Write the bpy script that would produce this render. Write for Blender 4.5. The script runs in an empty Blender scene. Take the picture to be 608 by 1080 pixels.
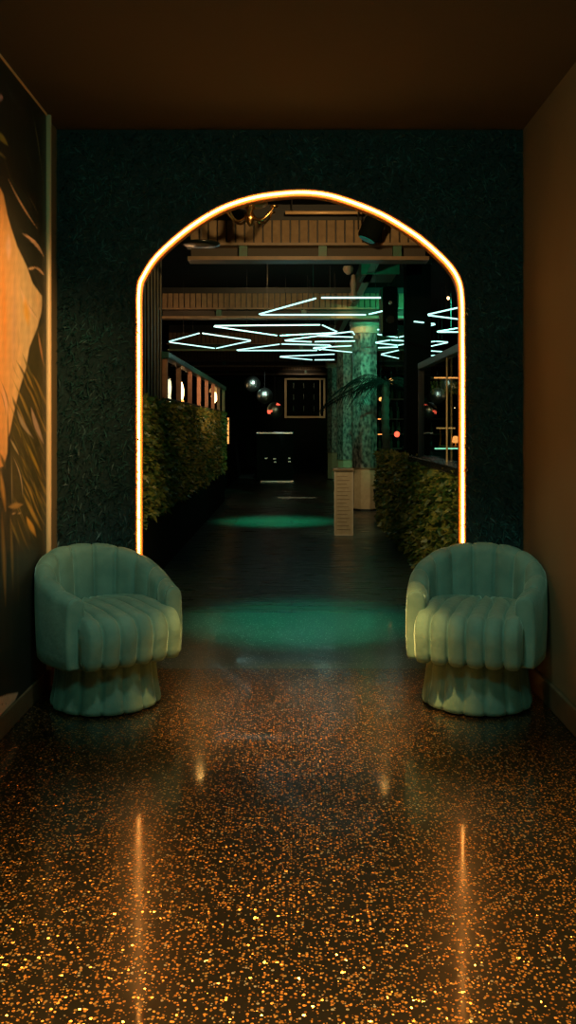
import bpy, bmesh, math, random
import numpy as np
from mathutils import Vector, Matrix
random.seed(7); rng = np.random.default_rng(7)
R = math.radians; PI = math.pi
SC = bpy.context.scene
COL = SC.collection

# ------------------------------------------------------------------ camera
F = 960.0; VX, VY, H = 308.0, 450.0, 1.35
cam_d = bpy.data.cameras.new('camera'); cam = bpy.data.objects.new('camera', cam_d); COL.objects.link(cam)
cam.location = (0, 0, H); cam.rotation_euler = (R(90), 0, 0)
cam_d.sensor_fit = 'VERTICAL'; cam_d.sensor_height = 36; cam_d.sensor_width = 36*608/1080
cam_d.lens = F/1080*36
cam_d.shift_x = -4/1080; cam_d.shift_y = -90/1080
cam_d.clip_start = 0.05; cam_d.clip_end = 100
SC.camera = cam
# ------------------------------------------------------------------ world, exposure
SC.view_settings.view_transform = 'Standard'; SC.view_settings.look = 'None'
SC.view_settings.gamma = 1; SC.view_settings.use_curve_mapping = False
SC.view_settings.exposure = 0.0
SC.cycles.use_denoising = True
SC.cycles.max_bounces = 8; SC.cycles.diffuse_bounces = 4; SC.cycles.glossy_bounces = 4
SC.cycles.sample_clamp_indirect = 4.0
w = bpy.data.worlds.new('night'); SC.world = w; w.use_nodes = True
w.node_tree.nodes['Background'].inputs[0].default_value = (0.02, 0.08, 0.065, 1)
w.node_tree.nodes['Background'].inputs[1].default_value = 0.10

def lamp(name, kind, loc, energy, color, rot=(0,0,0), size=1.0, size_y=None, spot=60, blend=.5, radius=.1):
    d = bpy.data.lights.new(name, kind); d.energy = energy; d.color = color
    if kind == 'AREA':
        d.size = size
        if size_y: d.shape = 'RECTANGLE'; d.size_y = size_y
    elif kind == 'SPOT':
        d.spot_size = R(spot); d.spot_blend = blend; d.shadow_soft_size = radius
    else: d.shadow_soft_size = radius
    o = bpy.data.objects.new(name, d); COL.objects.link(o); o.location = loc; o.rotation_euler = rot
    return o
# unseen lamps added for the near room: cool front fill, amber downlights, mural spot
lamp('front_fill', 'AREA', (0.0, 1.2, 2.85), 15, (0.34, 1.0, 0.76), (R(52), 0, 0), .9, 0.3)
lamp('amber_downlight', 'SPOT', (0.35, 2.0, 2.93), 1350, (1.0, 0.56, 0.17), (R(4), 0, 0), spot=68, blend=1, radius=.06)
lamp('amber_downlight', 'SPOT', (-0.5, 1.2, 2.93), 520, (1.0, 0.56, 0.17), (0, 0, 0), spot=64, blend=1, radius=.06)
def aim(name, loc, to, energy, color, spot, blend, radius=.05):
    o = lamp(name, 'SPOT', loc, energy, color, spot=spot, blend=blend, radius=radius)
    o.rotation_euler = (Vector(to)-Vector(loc)).to_track_quat('-Z', 'Y').to_euler(); return o
aim('amber_threshold', (0.0, 3.1, 2.93), (0.05, 4.25, 0), 2300, (1.0, 0.50, 0.14), 31, 1)  # unseen spot added to brighten the flakes before the arch
aim('chair_spot', (-0.2, 2.7, 2.9), (-.95, 4.45, .5), 85, (0.74, 1.0, 0.82), 30, 1, .12)  # unseen spots added to light both chairs from above
aim('chair_spot', (0.2, 2.7, 2.9), (.93, 4.45, .5), 75, (0.74, 1.0, 0.82), 30, 1, .12)
aim('amber_capital', (-0.4, 11.6, 3.3), (1.18, 14.75, 2.94), 330, (1.0, 0.60, 0.2), 8, .6)  # unseen spot added to pick out the front column's capital
aim('mural_spot', (0.5, 2.6, 2.9), (-1.27, 4.25, 1.62), 330, (1, .60, .24), 36, 1)
# unseen green spots for the hall's floor, columns and girder
aim('hall_green_near', (0.0, 5.5, 3.3), (0.05, 6.3, 0), 620, (0.04, 1.0, 0.55), 32, 1, .1)
aim('hall_green_mid', (-0.25, 12.6, 3.3), (-.2, 13.0, 0), 800, (0.03, 1.0, 0.45), 34, 1, .15)
aim('hall_green_columns', (2.3, 11.8, 3.0), (1.2, 15.0, 2.2), 260, (0.05, 1.0, 0.50), 60, .8)
aim('hall_green_column_left', (-0.4, 12.3, 2.9), (1.15, 15.4, 1.7), 150, (0.05, 1.0, 0.55), 36, .8)
aim('hall_green_girder', (0.3, 9.6, 2.95), (1.0, 11.6, 3.2), 22, (0.1, 1.0, 0.5), 90, .8, .02)
# unseen amber spots added to brighten the beams, hedges, posts and pedestal
aim('amber_wash_near', (0.1, 5.6, 2.9), (0.1, 8.7, 3.12), 150, (1.0, 0.62, 0.25), 80, .9)
aim('amber_wash_far', (-0.2, 10.6, 3.3), (-0.2, 14, 3.1), 100, (1.0, 0.64, 0.28), 80, .9)
aim('amber_wash_back', (-0.2, 15.6, 3.3), (-.2, 19.2, 3.1), 25, (1.0, 0.60, 0.24), 80, .9)
aim('amber_pedestal', (0.35, 9.4, 2.9), (.62, 11.3, .45), 95, (1.0, 0.78, 0.42), 22, .9)
aim('amber_column_base', (0.5, 10.6, 2.8), (1.2, 14.6, .33), 170, (1.0, 0.72, 0.36), 9, .5)
aim('amber_hedge_left', (0.5, 5.3, 2.8), (-1.2, 6.6, 1.25), 125, (1.0, 0.72, 0.26), 52, 1)
aim('amber_hedge_right', (-0.5, 5.3, 2.8), (1.2, 7.2, .75), 115, (1.0, 0.74, 0.28), 46, 1)
aim('amber_posts', (0.7, 9.2, 1.95), (-1.25, 12.4, 2.1), 560, (1.0, 0.55, 0.28), 34, 1)
aim('amber_floor_dot', (-1.15, 11.4, 3.0), (-.56, 5.5, 0), 12, (1.0, 0.50, 0.12), 14, 1, .04)
aim('amber_floor_dot', (1.12, 11.0, 3.0), (.56, 5.3, 0), 10, (1.0, 0.50, 0.12), 14, 1, .04)

def px(u, v, Y):            # the photograph's point (u, v) at distance Y
    return Vector(((u-VX)*Y/F, Y, H+(VY-v)*Y/F))

# ------------------------------------------------------------------ materials
def mat(name, color=(.5,.5,.5), rough=.5, metal=0, emit=None, estr=0, sheen=0, sheen_tint=None, bump=None, spec=None,
        noise=None, trans=0, coat=0):
    m = bpy.data.materials.new(name); m.use_nodes = True; nt = m.node_tree; b = nt.nodes['Principled BSDF']
    b.inputs['Base Color'].default_value = (*color, 1); b.inputs['Roughness'].default_value = rough
    b.inputs['Metallic'].default_value = metal
    if emit: b.inputs['Emission Color'].default_value = (*emit, 1); b.inputs['Emission Strength'].default_value = estr
    if sheen:
        b.inputs['Sheen Weight'].default_value = sheen; b.inputs['Sheen Roughness'].default_value = .35
        b.inputs['Sheen Tint'].default_value = (*(sheen_tint or color), 1)
    if spec is not None: b.inputs['Specular IOR Level'].default_value = spec
    if trans: b.inputs['Transmission Weight'].default_value = trans
    if coat: b.inputs['Coat Weight'].default_value = coat
    tc = nt.nodes.new('ShaderNodeTexCoord')
    if noise:               # (scale, colour2, low, high)
        n = nt.nodes.new('ShaderNodeTexNoise'); n.inputs['Scale'].default_value = noise[0]; n.inputs['Detail'].default_value = 6
        nt.links.new(tc.outputs['Object'], n.inputs['Vector'])
        r = nt.nodes.new('ShaderNodeValToRGB'); r.color_ramp.elements[0].position = noise[2]; r.color_ramp.elements[1].position = noise[3]
        r.color_ramp.elements[0].color = (*color, 1); r.color_ramp.elements[1].color = (*noise[1], 1)
        nt.links.new(n.outputs['Fac'], r.inputs['Fac']); nt.links.new(r.outputs['Color'], b.inputs['Base Color'])
    if bump:                # (scale, strength, distance)
        n = nt.nodes.new('ShaderNodeTexNoise'); n.inputs['Scale'].default_value = bump[0]; n.inputs['Detail'].default_value = 5
        nt.links.new(tc.outputs['Object'], n.inputs['Vector'])
        bp = nt.nodes.new('ShaderNodeBump'); bp.inputs['Strength'].default_value = bump[1]; bp.inputs['Distance'].default_value = bump[2]
        nt.links.new(n.outputs['Fac'], bp.inputs['Height']); nt.links.new(bp.outputs['Normal'], b.inputs['Normal'])
    return m

M = {}
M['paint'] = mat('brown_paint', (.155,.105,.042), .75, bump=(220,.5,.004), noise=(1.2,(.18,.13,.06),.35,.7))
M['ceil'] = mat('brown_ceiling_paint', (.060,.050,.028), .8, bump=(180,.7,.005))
M['fur_base'] = mat('dark_teal_backing', (.004,.022,.02), .9, bump=(60,.8,.01))
M['reveal'] = mat('amber_reveal', (.40,.20,.07), .35)
M['led'] = mat('warm_light_tube', (1,.7,.4), .4, emit=(1,.42,.08), estr=21)
M['lip'] = mat('orange_halo_lip', (.45,.10,.012), .5)
M['led_body'] = mat('amber_silicone', (.5,.13,.015), .4, emit=(1,.24,.02), estr=.25)
M['velvet'] = mat('green_velvet', (.10,.20,.155), .8, sheen=.5, sheen_tint=(.6,.9,.72), bump=(38,.35,.008), spec=.2,
                  noise=(9,(.15,.27,.205),.35,.7))
M['black'] = mat('black_paint', (.012,.014,.013), .45, bump=(30,.2,.003))
M['blackg'] = mat('black_gloss', (.006,.01,.009), .22)
M['hall_dark'] = mat('hall_dark_paint', (.003,.006,.005), .9, spec=.1)
M['plank'] = mat('beam_plank', (.20,.125,.055), .6, noise=(14,(.30,.20,.09),.3,.75), bump=(50,.4,.004))
M['flange'] = mat('beam_flange_metal', (.28,.18,.09), .4, noise=(8,(.18,.13,.07),.3,.7))
M['web'] = mat('beam_web', (.05,.04,.025), .6)
M['green_metal'] = mat('green_metal', (.03,.16,.10), .4, noise=(12,(.05,.10,.06),.3,.7))
M['brass'] = mat('brass', (.95,.62,.30), .45, metal=.15)
M['gold'] = mat('gilt', (.75,.45,.16), .3, metal=1)
M['chrome'] = mat('chrome', (.75,.78,.78), .25, metal=1)
M['neon'] = mat('cool_neon', (.8,1,1), .4, emit=(.50,1.0,.92), estr=1.7)
M['wire'] = mat('wire', (.02,.02,.02), .6)
M['wood'] = mat('pale_post_wood', (.50,.26,.15), .6, noise=(20,(.36,.18,.10),.3,.7))
M['rail'] = mat('dark_green_rail', (.012,.09,.07), .35)
M['slat'] = mat('slat_wood', (.22,.20,.13), .5, noise=(10,(.12,.12,.08),.3,.7))
M['tan'] = mat('tan_board', (.42,.32,.19), .6, noise=(18,(.50,.39,.24),.3,.7))
M['skirt'] = mat('skirting', (.16,.10,.05), .4, noise=(10,(.10,.06,.03),.3,.7))
M['leaf'] = mat('hedge_leaf', (.04,.10,.025), .4, noise=(14,(.28,.25,.05),.42,.62), spec=.5)
M['leaf_d'] = mat('palm_leaf', (.003,.008,.006), .8, spec=.15)
M['bark'] = mat('palm_bark', (.06,.07,.05), .8, bump=(60,1,.02))
M['glow'] = mat('lamp_glow', (1,.8,.5), .5, emit=(1,.58,.25), estr=6)
M['glow2'] = mat('amber_glow', (1,.6,.25), .5, emit=(1,.35,.08), estr=1.6)
M['shade'] = mat('tan_shade', (.65,.38,.16), .5, emit=(1,.5,.15), estr=.35)
M['ledgreen'] = mat('pale_green_strip', (.7,1,.85), .5, emit=(.35,1,.65), estr=1.4)
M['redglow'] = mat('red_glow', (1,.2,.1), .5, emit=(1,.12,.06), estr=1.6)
M['pink'] = mat('dusty_pink_cloth', (.45,.27,.2), .8)
M['olive'] = mat('olive_duct', (.08,.075,.035), .6)
M['picture'] = mat('dark_picture', (.002,.004,.003), .9, spec=.05)
M['frame'] = mat('pale_gold_frame', (.50,.36,.18), .5)
M['bottle'] = mat('bottle_glass', (.02,.07,.04), .12, spec=.8)

def m_nodes(name):
    m = bpy.data.materials.new(name); m.use_nodes = True; return m, m.node_tree, m.node_tree.nodes['Principled BSDF']

def glass_mat():
    m, nt, b = m_nodes('window_glass')
    b.inputs['Base Color'].default_value = (.8,.92,.88,1); b.inputs['Transmission Weight'].default_value = 1
    b.inputs['Roughness'].default_value = 0.0; b.inputs['IOR'].default_value = 1.12
    return m
M['glass'] = glass_mat()

def terrazzo(name='glitter_terrazzo', d1=(.0015,.0022,.0018,1), d2=(.005,.0045,.003,1), chips=None, t1=.50, t2=.74, met=.85):
    m, nt, b = m_nodes(name); N = nt.nodes.new; L = nt.links.new
    tc = N('ShaderNodeTexCoord')
    def layer(scale, thr, rad):
        v = N('ShaderNodeTexVoronoi'); v.inputs['Scale'].default_value = scale; L(tc.outputs['Object'], v.inputs['Vector'])
        s = N('ShaderNodeSeparateColor'); L(v.outputs['Color'], s.inputs['Color'])
        g = N('ShaderNodeMath'); g.operation = 'GREATER_THAN'; g.inputs[1].default_value = thr; L(s.outputs[0], g.inputs[0])
        d = N('ShaderNodeMath'); d.operation = 'LESS_THAN'; d.inputs[1].default_value = rad; L(v.outputs['Distance'], d.inputs[0])
        x = N('ShaderNodeMath'); x.operation = 'MULTIPLY'; L(g.outputs[0], x.inputs[0]); L(d.outputs[0], x.inputs[1])
        return v, s, x
    v1, s1, f1 = layer(92, t1, .37)
    v2, s2, f2 = layer(150, t2, .36)
    # dark binder with soft mottling
    n = N('ShaderNodeTexNoise'); n.inputs['Scale'].default_value = 5; n.inputs['Detail'].default_value = 3; L(tc.outputs['Object'], n.inputs['Vector'])
    rb = N('ShaderNodeValToRGB'); rb.color_ramp.elements[0].color = d1; rb.color_ramp.elements[1].color = d2
    L(n.outputs['Fac'], rb.inputs['Fac'])
    # chip colours: copper, gold, a few pale
    rc = N('ShaderNodeValToRGB'); rc.color_ramp.interpolation = 'CONSTANT'
    for p, c in chips or ((.0,(.45,.20,.05)),(.3,(.95,.45,.10)),(.75,(1,.62,.20)),(.93,(1,.9,.7))):
        e = rc.color_ramp.elements[0] if p == 0 else rc.color_ramp.elements.new(p)
        e.position = p; e.color = (*c, 1)
    rc.color_ramp.elements[-1].color = (1,.85,.6,1)
    L(s1.outputs[1], rc.inputs['Fac'])
    mx = N('ShaderNodeMath'); mx.operation = 'MAXIMUM'; L(f1.outputs[0], mx.inputs[0]); L(f2.outputs[0], mx.inputs[1])
    mc = N('ShaderNodeMix'); mc.data_type = 'RGBA'; L(mx.outputs[0], mc.inputs[0]); L(rb.outputs['Color'], mc.inputs[6]); L(rc.outputs['Color'], mc.inputs[7])
    L(mc.outputs[2], b.inputs['Base Color'])
    mm = N('ShaderNodeMath'); mm.operation = 'MULTIPLY'; mm.inputs[1].default_value = met; L(mx.outputs[0], mm.inputs[0]); L(mm.outputs[0], b.inputs['Metallic'])
    # each flake is tilted its own way
    sub = N('ShaderNodeVectorMath'); sub.operation = 'SUBTRACT'; L(v1.outputs['Color'], sub.inputs[0]); sub.inputs[1].default_value = (.5,.5,.5)
    sc = N('ShaderNodeVectorMath'); sc.operation = 'MULTIPLY'; L(sub.outputs[0], sc.inputs[0]); sc.inputs[1].default_value = (1.3,1.3,0)
    sm = N('ShaderNodeVectorMath'); sm.operation = 'SCALE'; L(sc.outputs[0], sm.inputs[0]); L(mx.outputs[0], sm.inputs[3])
    geo = N('ShaderNodeNewGeometry')
    ad = N('ShaderNodeVectorMath'); ad.operation = 'ADD'; L(geo.outputs['Normal'], ad.inputs[0]); L(sm.outputs[0], ad.inputs[1])
    nn = N('ShaderNodeVectorMath'); nn.operation = 'NORMALIZE'; L(ad.outputs[0], nn.inputs[0]); L(nn.outputs[0], b.inputs['Normal'])
    b.inputs['Roughness'].default_value = .28
    # polished lacquer on top, slightly wavy
    b.inputs['Coat Weight'].default_value = .42
    nr = N('ShaderNodeTexNoise'); nr.inputs['Scale'].default_value = 2.2; nr.inputs['Detail'].default_value = 4; L(tc.outputs['Object'], nr.inputs['Vector'])
    mr = N('ShaderNodeMapRange'); mr.inputs[1].default_value = .35; mr.inputs[2].default_value = .65; mr.inputs[3].default_value = .045; mr.inputs[4].default_value = .16
    L(nr.outputs['Fac'], mr.inputs[0]); L(mr.outputs[0], b.inputs['Coat Roughness'])
    n2 = N('ShaderNodeTexNoise'); n2.inputs['Scale'].default_value = 30; n2.inputs['Detail'].default_value = 3; L(tc.outputs['Object'], n2.inputs['Vector'])
    bp = N('ShaderNodeBump'); bp.inputs['Strength'].default_value = .2; bp.inputs['Distance'].default_value = .001
    
    return m
M['terrazzo'] = terrazzo()
M['terrazzo_teal_lit'] = terrazzo('teal_lit_terrazzo', (.02,.055,.05,1), (.04,.10,.09,1), ((.0,(.30,.34,.30)),(.4,(.6,.6,.5)),(.93,(1,.9,.7))), .80, .88, .3)  # same terrazzo with the hall's teal light put into its colours

def deck():
    m, nt, b = m_nodes('dark_plank_floor'); N = nt.nodes.new; L = nt.links.new
    tc = N('ShaderNodeTexCoord')
    mp = N('ShaderNodeMapping'); mp.inputs['Scale'].default_value = (1.2, 9, 1); L(tc.outputs['Object'], mp.inputs['Vector'])
    n = N('ShaderNodeTexNoise'); n.inputs['Scale'].default_value = 2.2; n.inputs['Detail'].default_value = 8; L(mp.outputs[0], n.inputs['Vector'])
    br = N('ShaderNodeTexBrick'); br.inputs['Scale'].default_value = 1; br.inputs['Brick Width'].default_value = 1.6; br.inputs['Row Height'].default_value = .16
    br.inputs['Mortar Size'].default_value = .008
    br.inputs['Color1'].default_value = (.05,.09,.08,1); br.inputs['Color2'].default_value = (.08,.13,.115,1); br.inputs['Mortar'].default_value = (.004,.006,.006,1)
    L(tc.outputs['Object'], br.inputs['Vector'])
    mx = N('ShaderNodeMix'); mx.data_type = 'RGBA'; mx.blend_type = 'MULTIPLY'; mx.inputs[0].default_value = .8
    L(br.outputs['Color'], mx.inputs[6]); L(n.outputs['Color'], mx.inputs[7]); L(mx.outputs[2], b.inputs['Base Color'])
    r = N('ShaderNodeMapRange'); r.inputs[1].default_value = .3; r.inputs[2].default_value = .7; r.inputs[3].default_value = .2; r.inputs[4].default_value = .42
    L(n.outputs['Fac'], r.inputs[0]); L(r.outputs[0], b.inputs['Roughness'])
    bp = N('ShaderNodeBump'); bp.inputs['Strength'].default_value = .35; bp.inputs['Distance'].default_value = .01
    L(n.outputs['Fac'], bp.inputs['Height']); L(bp.outputs['Normal'], b.inputs['Normal'])
    return m
M['deck'] = deck()

def mosaic():
    m, nt, b = m_nodes('column_mosaic'); N = nt.nodes.new; L = nt.links.new
    tc = N('ShaderNodeTexCoord')
    mp = N('ShaderNodeMapping'); mp.inputs['Scale'].default_value = (15, 15, 9); L(tc.outputs['Object'], mp.inputs['Vector'])
    v = N('ShaderNodeTexVoronoi'); v.inputs['Scale'].default_value = 1.3; L(mp.outputs[0], v.inputs['Vector'])
    n = N('ShaderNodeTexNoise'); n.inputs['Scale'].default_value = 1.5; n.inputs['Detail'].default_value = 7; L(mp.outputs[0], n.inputs['Vector'])
    r = N('ShaderNodeValToRGB'); r.color_ramp.elements[0].position = .32; r.color_ramp.elements[1].position = .68
    r.color_ramp.elements[0].color = (.008,.018,.015,1); r.color_ramp.elements[1].color = (.30,.27,.24,1)
    ad = N('ShaderNodeMath'); ad.operation = 'MULTIPLY_ADD'; L(v.outputs['Distance'], ad.inputs[0]); ad.inputs[1].default_value = .35; L(n.outputs['Fac'], ad.inputs[2])
    sb = N('ShaderNodeMath'); sb.operation = 'SUBTRACT'; L(ad.outputs[0], sb.inputs[0]); sb.inputs[1].default_value = .17
    L(sb.outputs[0], r.inputs['Fac']); L(r.outputs['Color'], b.inputs['Base Color']); b.inputs['Roughness'].default_value = .4
    return m
M['mosaic'] = mosaic()

# ------------------------------------------------------------------ mesh helpers
class MB:
    def __init__(s): s.v = []; s.f = []
    def add(s, vs, fs):
        k = len(s.v); s.v += [tuple(v) for v in vs]; s.f += [tuple(i+k for i in f) for f in fs]; return s
    def box(s, a, b):
        x0,y0,z0 = a; x1,y1,z1 = b
        return s.add([(x0,y0,z0),(x1,y0,z0),(x1,y1,z0),(x0,y1,z0),(x0,y0,z1),(x1,y0,z1),(x1,y1,z1),(x0,y1,z1)],
                     [(0,3,2,1),(4,5,6,7),(0,1,5,4),(1,2,6,5),(2,3,7,6),(3,0,4,7)])
    def tube(s, pts, rad, n=8, closed=False):
        pts = [Vector(p) for p in pts]; rads = rad if isinstance(rad, (list, tuple)) else [rad]*len(pts)
        vs = []; fs = []; m = len(pts); prev = None
        for i, p in enumerate(pts):
            if closed: t = pts[(i+1) % m]-pts[i-1]
            else: t = pts[min(i+1, m-1)]-pts[max(i-1, 0)]
            t.normalize()
            if prev is None:
                a = Vector((0,0,1)) if abs(t.z) < .9 else Vector((1,0,0)); u = t.cross(a).normalized()
            else: u = (prev-t*prev.dot(t)).normalized()
            prev = u; q = t.cross(u)
            for k in range(n):
                an = 2*PI*k/n; vs.append(p+(u*math.cos(an)+q*math.sin(an))*rads[i])
        for i in range(m if closed else m-1):
            j = (i+1) % m
            for k in range(n): fs.append((i*n+k, i*n+(k+1)%n, j*n+(k+1)%n, j*n+k))
        if not closed: fs.append(tuple(range(n-1,-1,-1))); fs.append(tuple((m-1)*n+k for k in range(n)))
        return s.add(vs, fs)
    def lathe(s, prof, c=(0,0,0), n=24, rot=0):
        vs = []; fs = []; m = len(prof)
        for r, z in prof:
            for k in range(n):
                a = 2*PI*k/n+rot; vs.append((c[0]+r*math.cos(a), c[1]+r*math.sin(a), c[2]+z))
        for i in range(m-1):
            for k in range(n): fs.append((i*n+k, i*n+(k+1)%n, (i+1)*n+(k+1)%n, (i+1)*n+k))
        fs.append(tuple(range(n-1,-1,-1))); fs.append(tuple((m-1)*n+k for k in range(n)))
        return s.add(vs, fs)
    def build(s, name, m, parent=None, smooth=False, bevel=0, loc=None):
        me = bpy.data.meshes.new(name); me.from_pydata(s.v, [], s.f); me.update()
        bm = bmesh.new(); bm.from_mesh(me); bmesh.ops.recalc_face_normals(bm, faces=bm.faces); bm.to_mesh(me); bm.free()
        o = bpy.data.objects.new(name, me); COL.objects.link(o)
        if m: me.materials.append(m)
        if smooth:
            for p in me.polygons: p.use_smooth = True
        if bevel:
            b = o.modifiers.new('bevel', 'BEVEL'); b.width = bevel; b.segments = 2; b.limit_method = 'ANGLE'
        if parent: o.parent = parent
        if loc: o.location = loc
        return o
def tag(o, label=None, cat=None, group=None, kind=None):
    if label: o['label'] = label
    if cat: o['category'] = cat
    if group: o['group'] = group
    if kind: o['kind'] = kind
    return o
def empty(name, loc=(0,0,0), rz=0):
    o = bpy.data.objects.new(name, None); COL.objects.link(o); o.location = loc; o.rotation_euler = (0,0,rz); o.empty_display_size = .1
    return o
def copy_tree(o, parent=None):
    c = o.copy(); COL.objects.link(c); c.parent = parent
    for ch in [x for x in SC.objects if x.parent == o]: copy_tree(ch, c)
    return c
def struct(name, mb, m, **k): return tag(mb.build(name, m, **k), kind='structure')

# ================================================================== THE ROOM
XL, XR, YW, HC, TW = -1.27, 1.25, 4.92, 2.955, .16
Y0 = -2.5
struct('floor', MB().box((XL-.1, Y0, -.1), (XR+.1, YW+TW, 0)), M['terrazzo'])
struct('wall_left', MB().box((XL-.12, Y0, 0), (XL, YW, HC)), M['paint'])
struct('wall_right', MB().box((XR, Y0, 0), (XR+.12, YW, HC)), M['paint'])
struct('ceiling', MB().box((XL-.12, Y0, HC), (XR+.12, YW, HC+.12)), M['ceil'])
struct('baseboard_left', MB().box((XL, Y0, 0), (XL+.018, YW-.002, .10)), M['skirt'], bevel=.006)
struct('baseboard_right', MB().box((XR-.02, Y0, 0), (XR, YW-.002, .12)), M['skirt'], bevel=.006)

# arch profile measured on the wall plane
arch_px = [(144,390),(144,345),(144.3,305),(149.5,289),(163,269),(186,247.5),(212,228.6),(238.5,214.7),(268,205.6),(297,201.4),(321,200.2),
           (345,202.6),(369,209.5),(395.5,219.6),(415,229.5),(441.6,246.5),(461,262.5),(478,280),(487.4,297),(490.3,318),(490.7,350),(491,390)]
def catmull(P, k=4):
    out = []
    for i in range(len(P)-1):
        a, b, c, d = P[max(i-1,0)], P[i], P[i+1], P[min(i+2,len(P)-1)]
        for j in range(k):
            t = j/k; out.append(tuple(.5*(2*b[q]+(c[q]-a[q])*t+(2*a[q]-5*b[q]+4*c[q]-d[q])*t*t+(3*b[q]-a[q]-3*c[q]+d[q])*t**3) for q in (0,1)))
    out.append(P[-1]); return out
AP = [(px(u,v,YW-.012).x, px(u,v,YW-.012).z) for u, v in catmull(arch_px)]
xa, xb = AP[0][0], AP[-1][0]
AP = [(xa, 0.0), (xa,.4), (xa,.8), (xa,1.2)] + AP + [(xb,1.2), (xb,.8), (xb,.4), (xb, 0.0)]
def arch_wall():
    bm = bmesh.new()
    poly = [(XL-.12,0),(XL-.12,HC+.12),(XR+.12,HC+.12),(XR+.12,0)] + [(x,z) for x,z in reversed(AP)]
    vs = [bm.verts.new((x, YW, z)) for x, z in poly]; f = bm.faces.new(vs)
    r = bmesh.ops.extrude_face_region(bm, geom=[f])
    bmesh.ops.translate(bm, verts=[g for g in r['geom'] if isinstance(g, bmesh.types.BMVert)], vec=(0,TW,0))
    bmesh.ops.recalc_face_normals(bm, faces=bm.faces)
    bmesh.ops.triangulate(bm, faces=[f for f in bm.faces if len(f.verts) > 4])
    me = bpy.data.meshes.new('wall_back'); 
    for p in bm.faces:
        c = p.calc_center_median(); n = p.normal
        inner = abs(n.y) < .5 and XL-.1 < c.x < XR+.1 and c.z < HC+.1
        p.material_index = 1 if inner else 0
    bm.to_mesh(me); bm.free(); me.materials.append(M['fur_base']); me.materials.append(M['reveal'])
    o = bpy.data.objects.new('wall_back', me); COL.objects.link(o); tag(o, kind='structure')
arch_wall()
# the hall's side of the same wall, and the hall shell
HX0, HX1, HY1, HH = -5.2, 5.2, 28.6, 3.5
struct('wall_hall_front', MB().box((HX0, YW+.02, 0), (XL-.125, YW+TW, HH)).box((XR+.125, YW+.02, 0), (HX1, YW+TW, HH)).box((XL-.125, YW+.02, HC+.125), (XR+.125, YW+TW, HH)), M['hall_dark'])
struct('floor_entry', MB().box((HX0, YW+TW, -.1), (HX1, 6.6, 0)), M['terrazzo_teal_lit'])
struct('floor_hall', MB().box((HX0, 6.6, -.1), (HX1, HY1, 0)), M['deck'])
struct('wall_hall_left', MB().box((HX0-.1, YW, 0), (HX0, HY1, HH)), M['hall_dark'])
struct('wall_hall_right', MB().box((HX1, YW, 0), (HX1+.1, HY1, HH)), M['hall_dark'])
struct('wall_hall_back', MB().box((HX0, HY1, 0), (HX1, HY1+.1, HH)), M['hall_dark'])
struct('ceiling_hall', MB().box((HX0, YW+TW, HH), (HX1, HY1, HH+.1)), M['hall_dark'])
struct('floor_platform', MB().box((HX0, YW+TW, 0), (-1.42, HY1-.02, .95)), M['hall_dark'])

# shaggy teal covering of the arch wall
def inside_arch(x, z, pad=.0):
    xs = np.array([p[0] for p in AP]); zs = np.array([p[1] for p in AP])
    # top z of opening at x
    o = np.argsort(xs[4:-4]); zt = np.interp(x, xs[4:-4][o], zs[4:-4][o], left=-1, right=-1)
    return (x > xa-pad) & (x < xb+pad) & (z < zt+pad)
def blades(name, n, P, Nrm, length, width, m, parent=None, droop=.4, spread=.9, bend=True):
    """P (n,3) roots, Nrm (n,3) outward; each blade a bent two-quad leaf"""
    d = Nrm + rng.normal(0, spread, (n,3)); d /= np.linalg.norm(d, axis=1)[:,None]
    s = np.cross(d, rng.normal(0,1,(n,3))); s /= np.linalg.norm(s, axis=1)[:,None]
    L_ = (length*rng.uniform(.6,1.3,n))[:,None]; W_ = (width*rng.uniform(.7,1.2,n))[:,None]
    g = np.zeros((n,3)); g[:,2] = -droop
    p1 = P + d*L_*.5 + g*L_*.2; p2 = P + d*L_ + g*L_*.7
    V = np.stack([P-s*W_*.3, P+s*W_*.3, p1-s*W_*.5, p1+s*W_*.5, p2], 1).reshape(-1,3)
    me = bpy.data.meshes.new(name)
    base = (np.arange(n)*5)[:,None]
    loops = np.concatenate([base+np.array([[0,1,3,2]]), base+np.array([[2,3,4]])],1).reshape(-1)
    st = (np.arange(n)[:,None]*7+np.array([[0,4]])).reshape(-1); tot = np.tile([4,3], n)
    me.vertices.add(len(V)); me.vertices.foreach_set('co', V.astype(np.float32).ravel())
    me.loops.add(len(loops)); me.loops.foreach_set('vertex_index', loops.astype(np.int32))
    me.polygons.add(2*n); me.polygons.foreach_set('loop_start', st.astype(np.int32)); me.polygons.foreach_set('loop_total', tot.astype(np.int32))
    me.update(calc_edges=True); me.validate(); me.materials.append(m)
    o = bpy.data.objects.new(name, me); COL.objects.link(o)
    if parent: o.parent = parent
    return o
M['fur'] = mat('teal_shag', (.007,.045,.040), .55, noise=(4,(.025,.11,.095),.45,.75), spec=.4)
n = 26000
X = rng.uniform(XL+.005, XR-.005, n); Z = rng.uniform(.0, HC-.01, n); k = ~inside_arch(X, Z, .03); X, Z = X[k], Z[k]; n = len(X)
P = np.stack([X, np.full(n, YW-.001), Z], 1); Nn = np.tile([0.,-.55,.0], (n,1)); Nn[:,1] -= 0
o = blades('shaggy_wall_covering', n, P, Nn, .042, .007, M['fur'], droop=.5, spread=.55)
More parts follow.
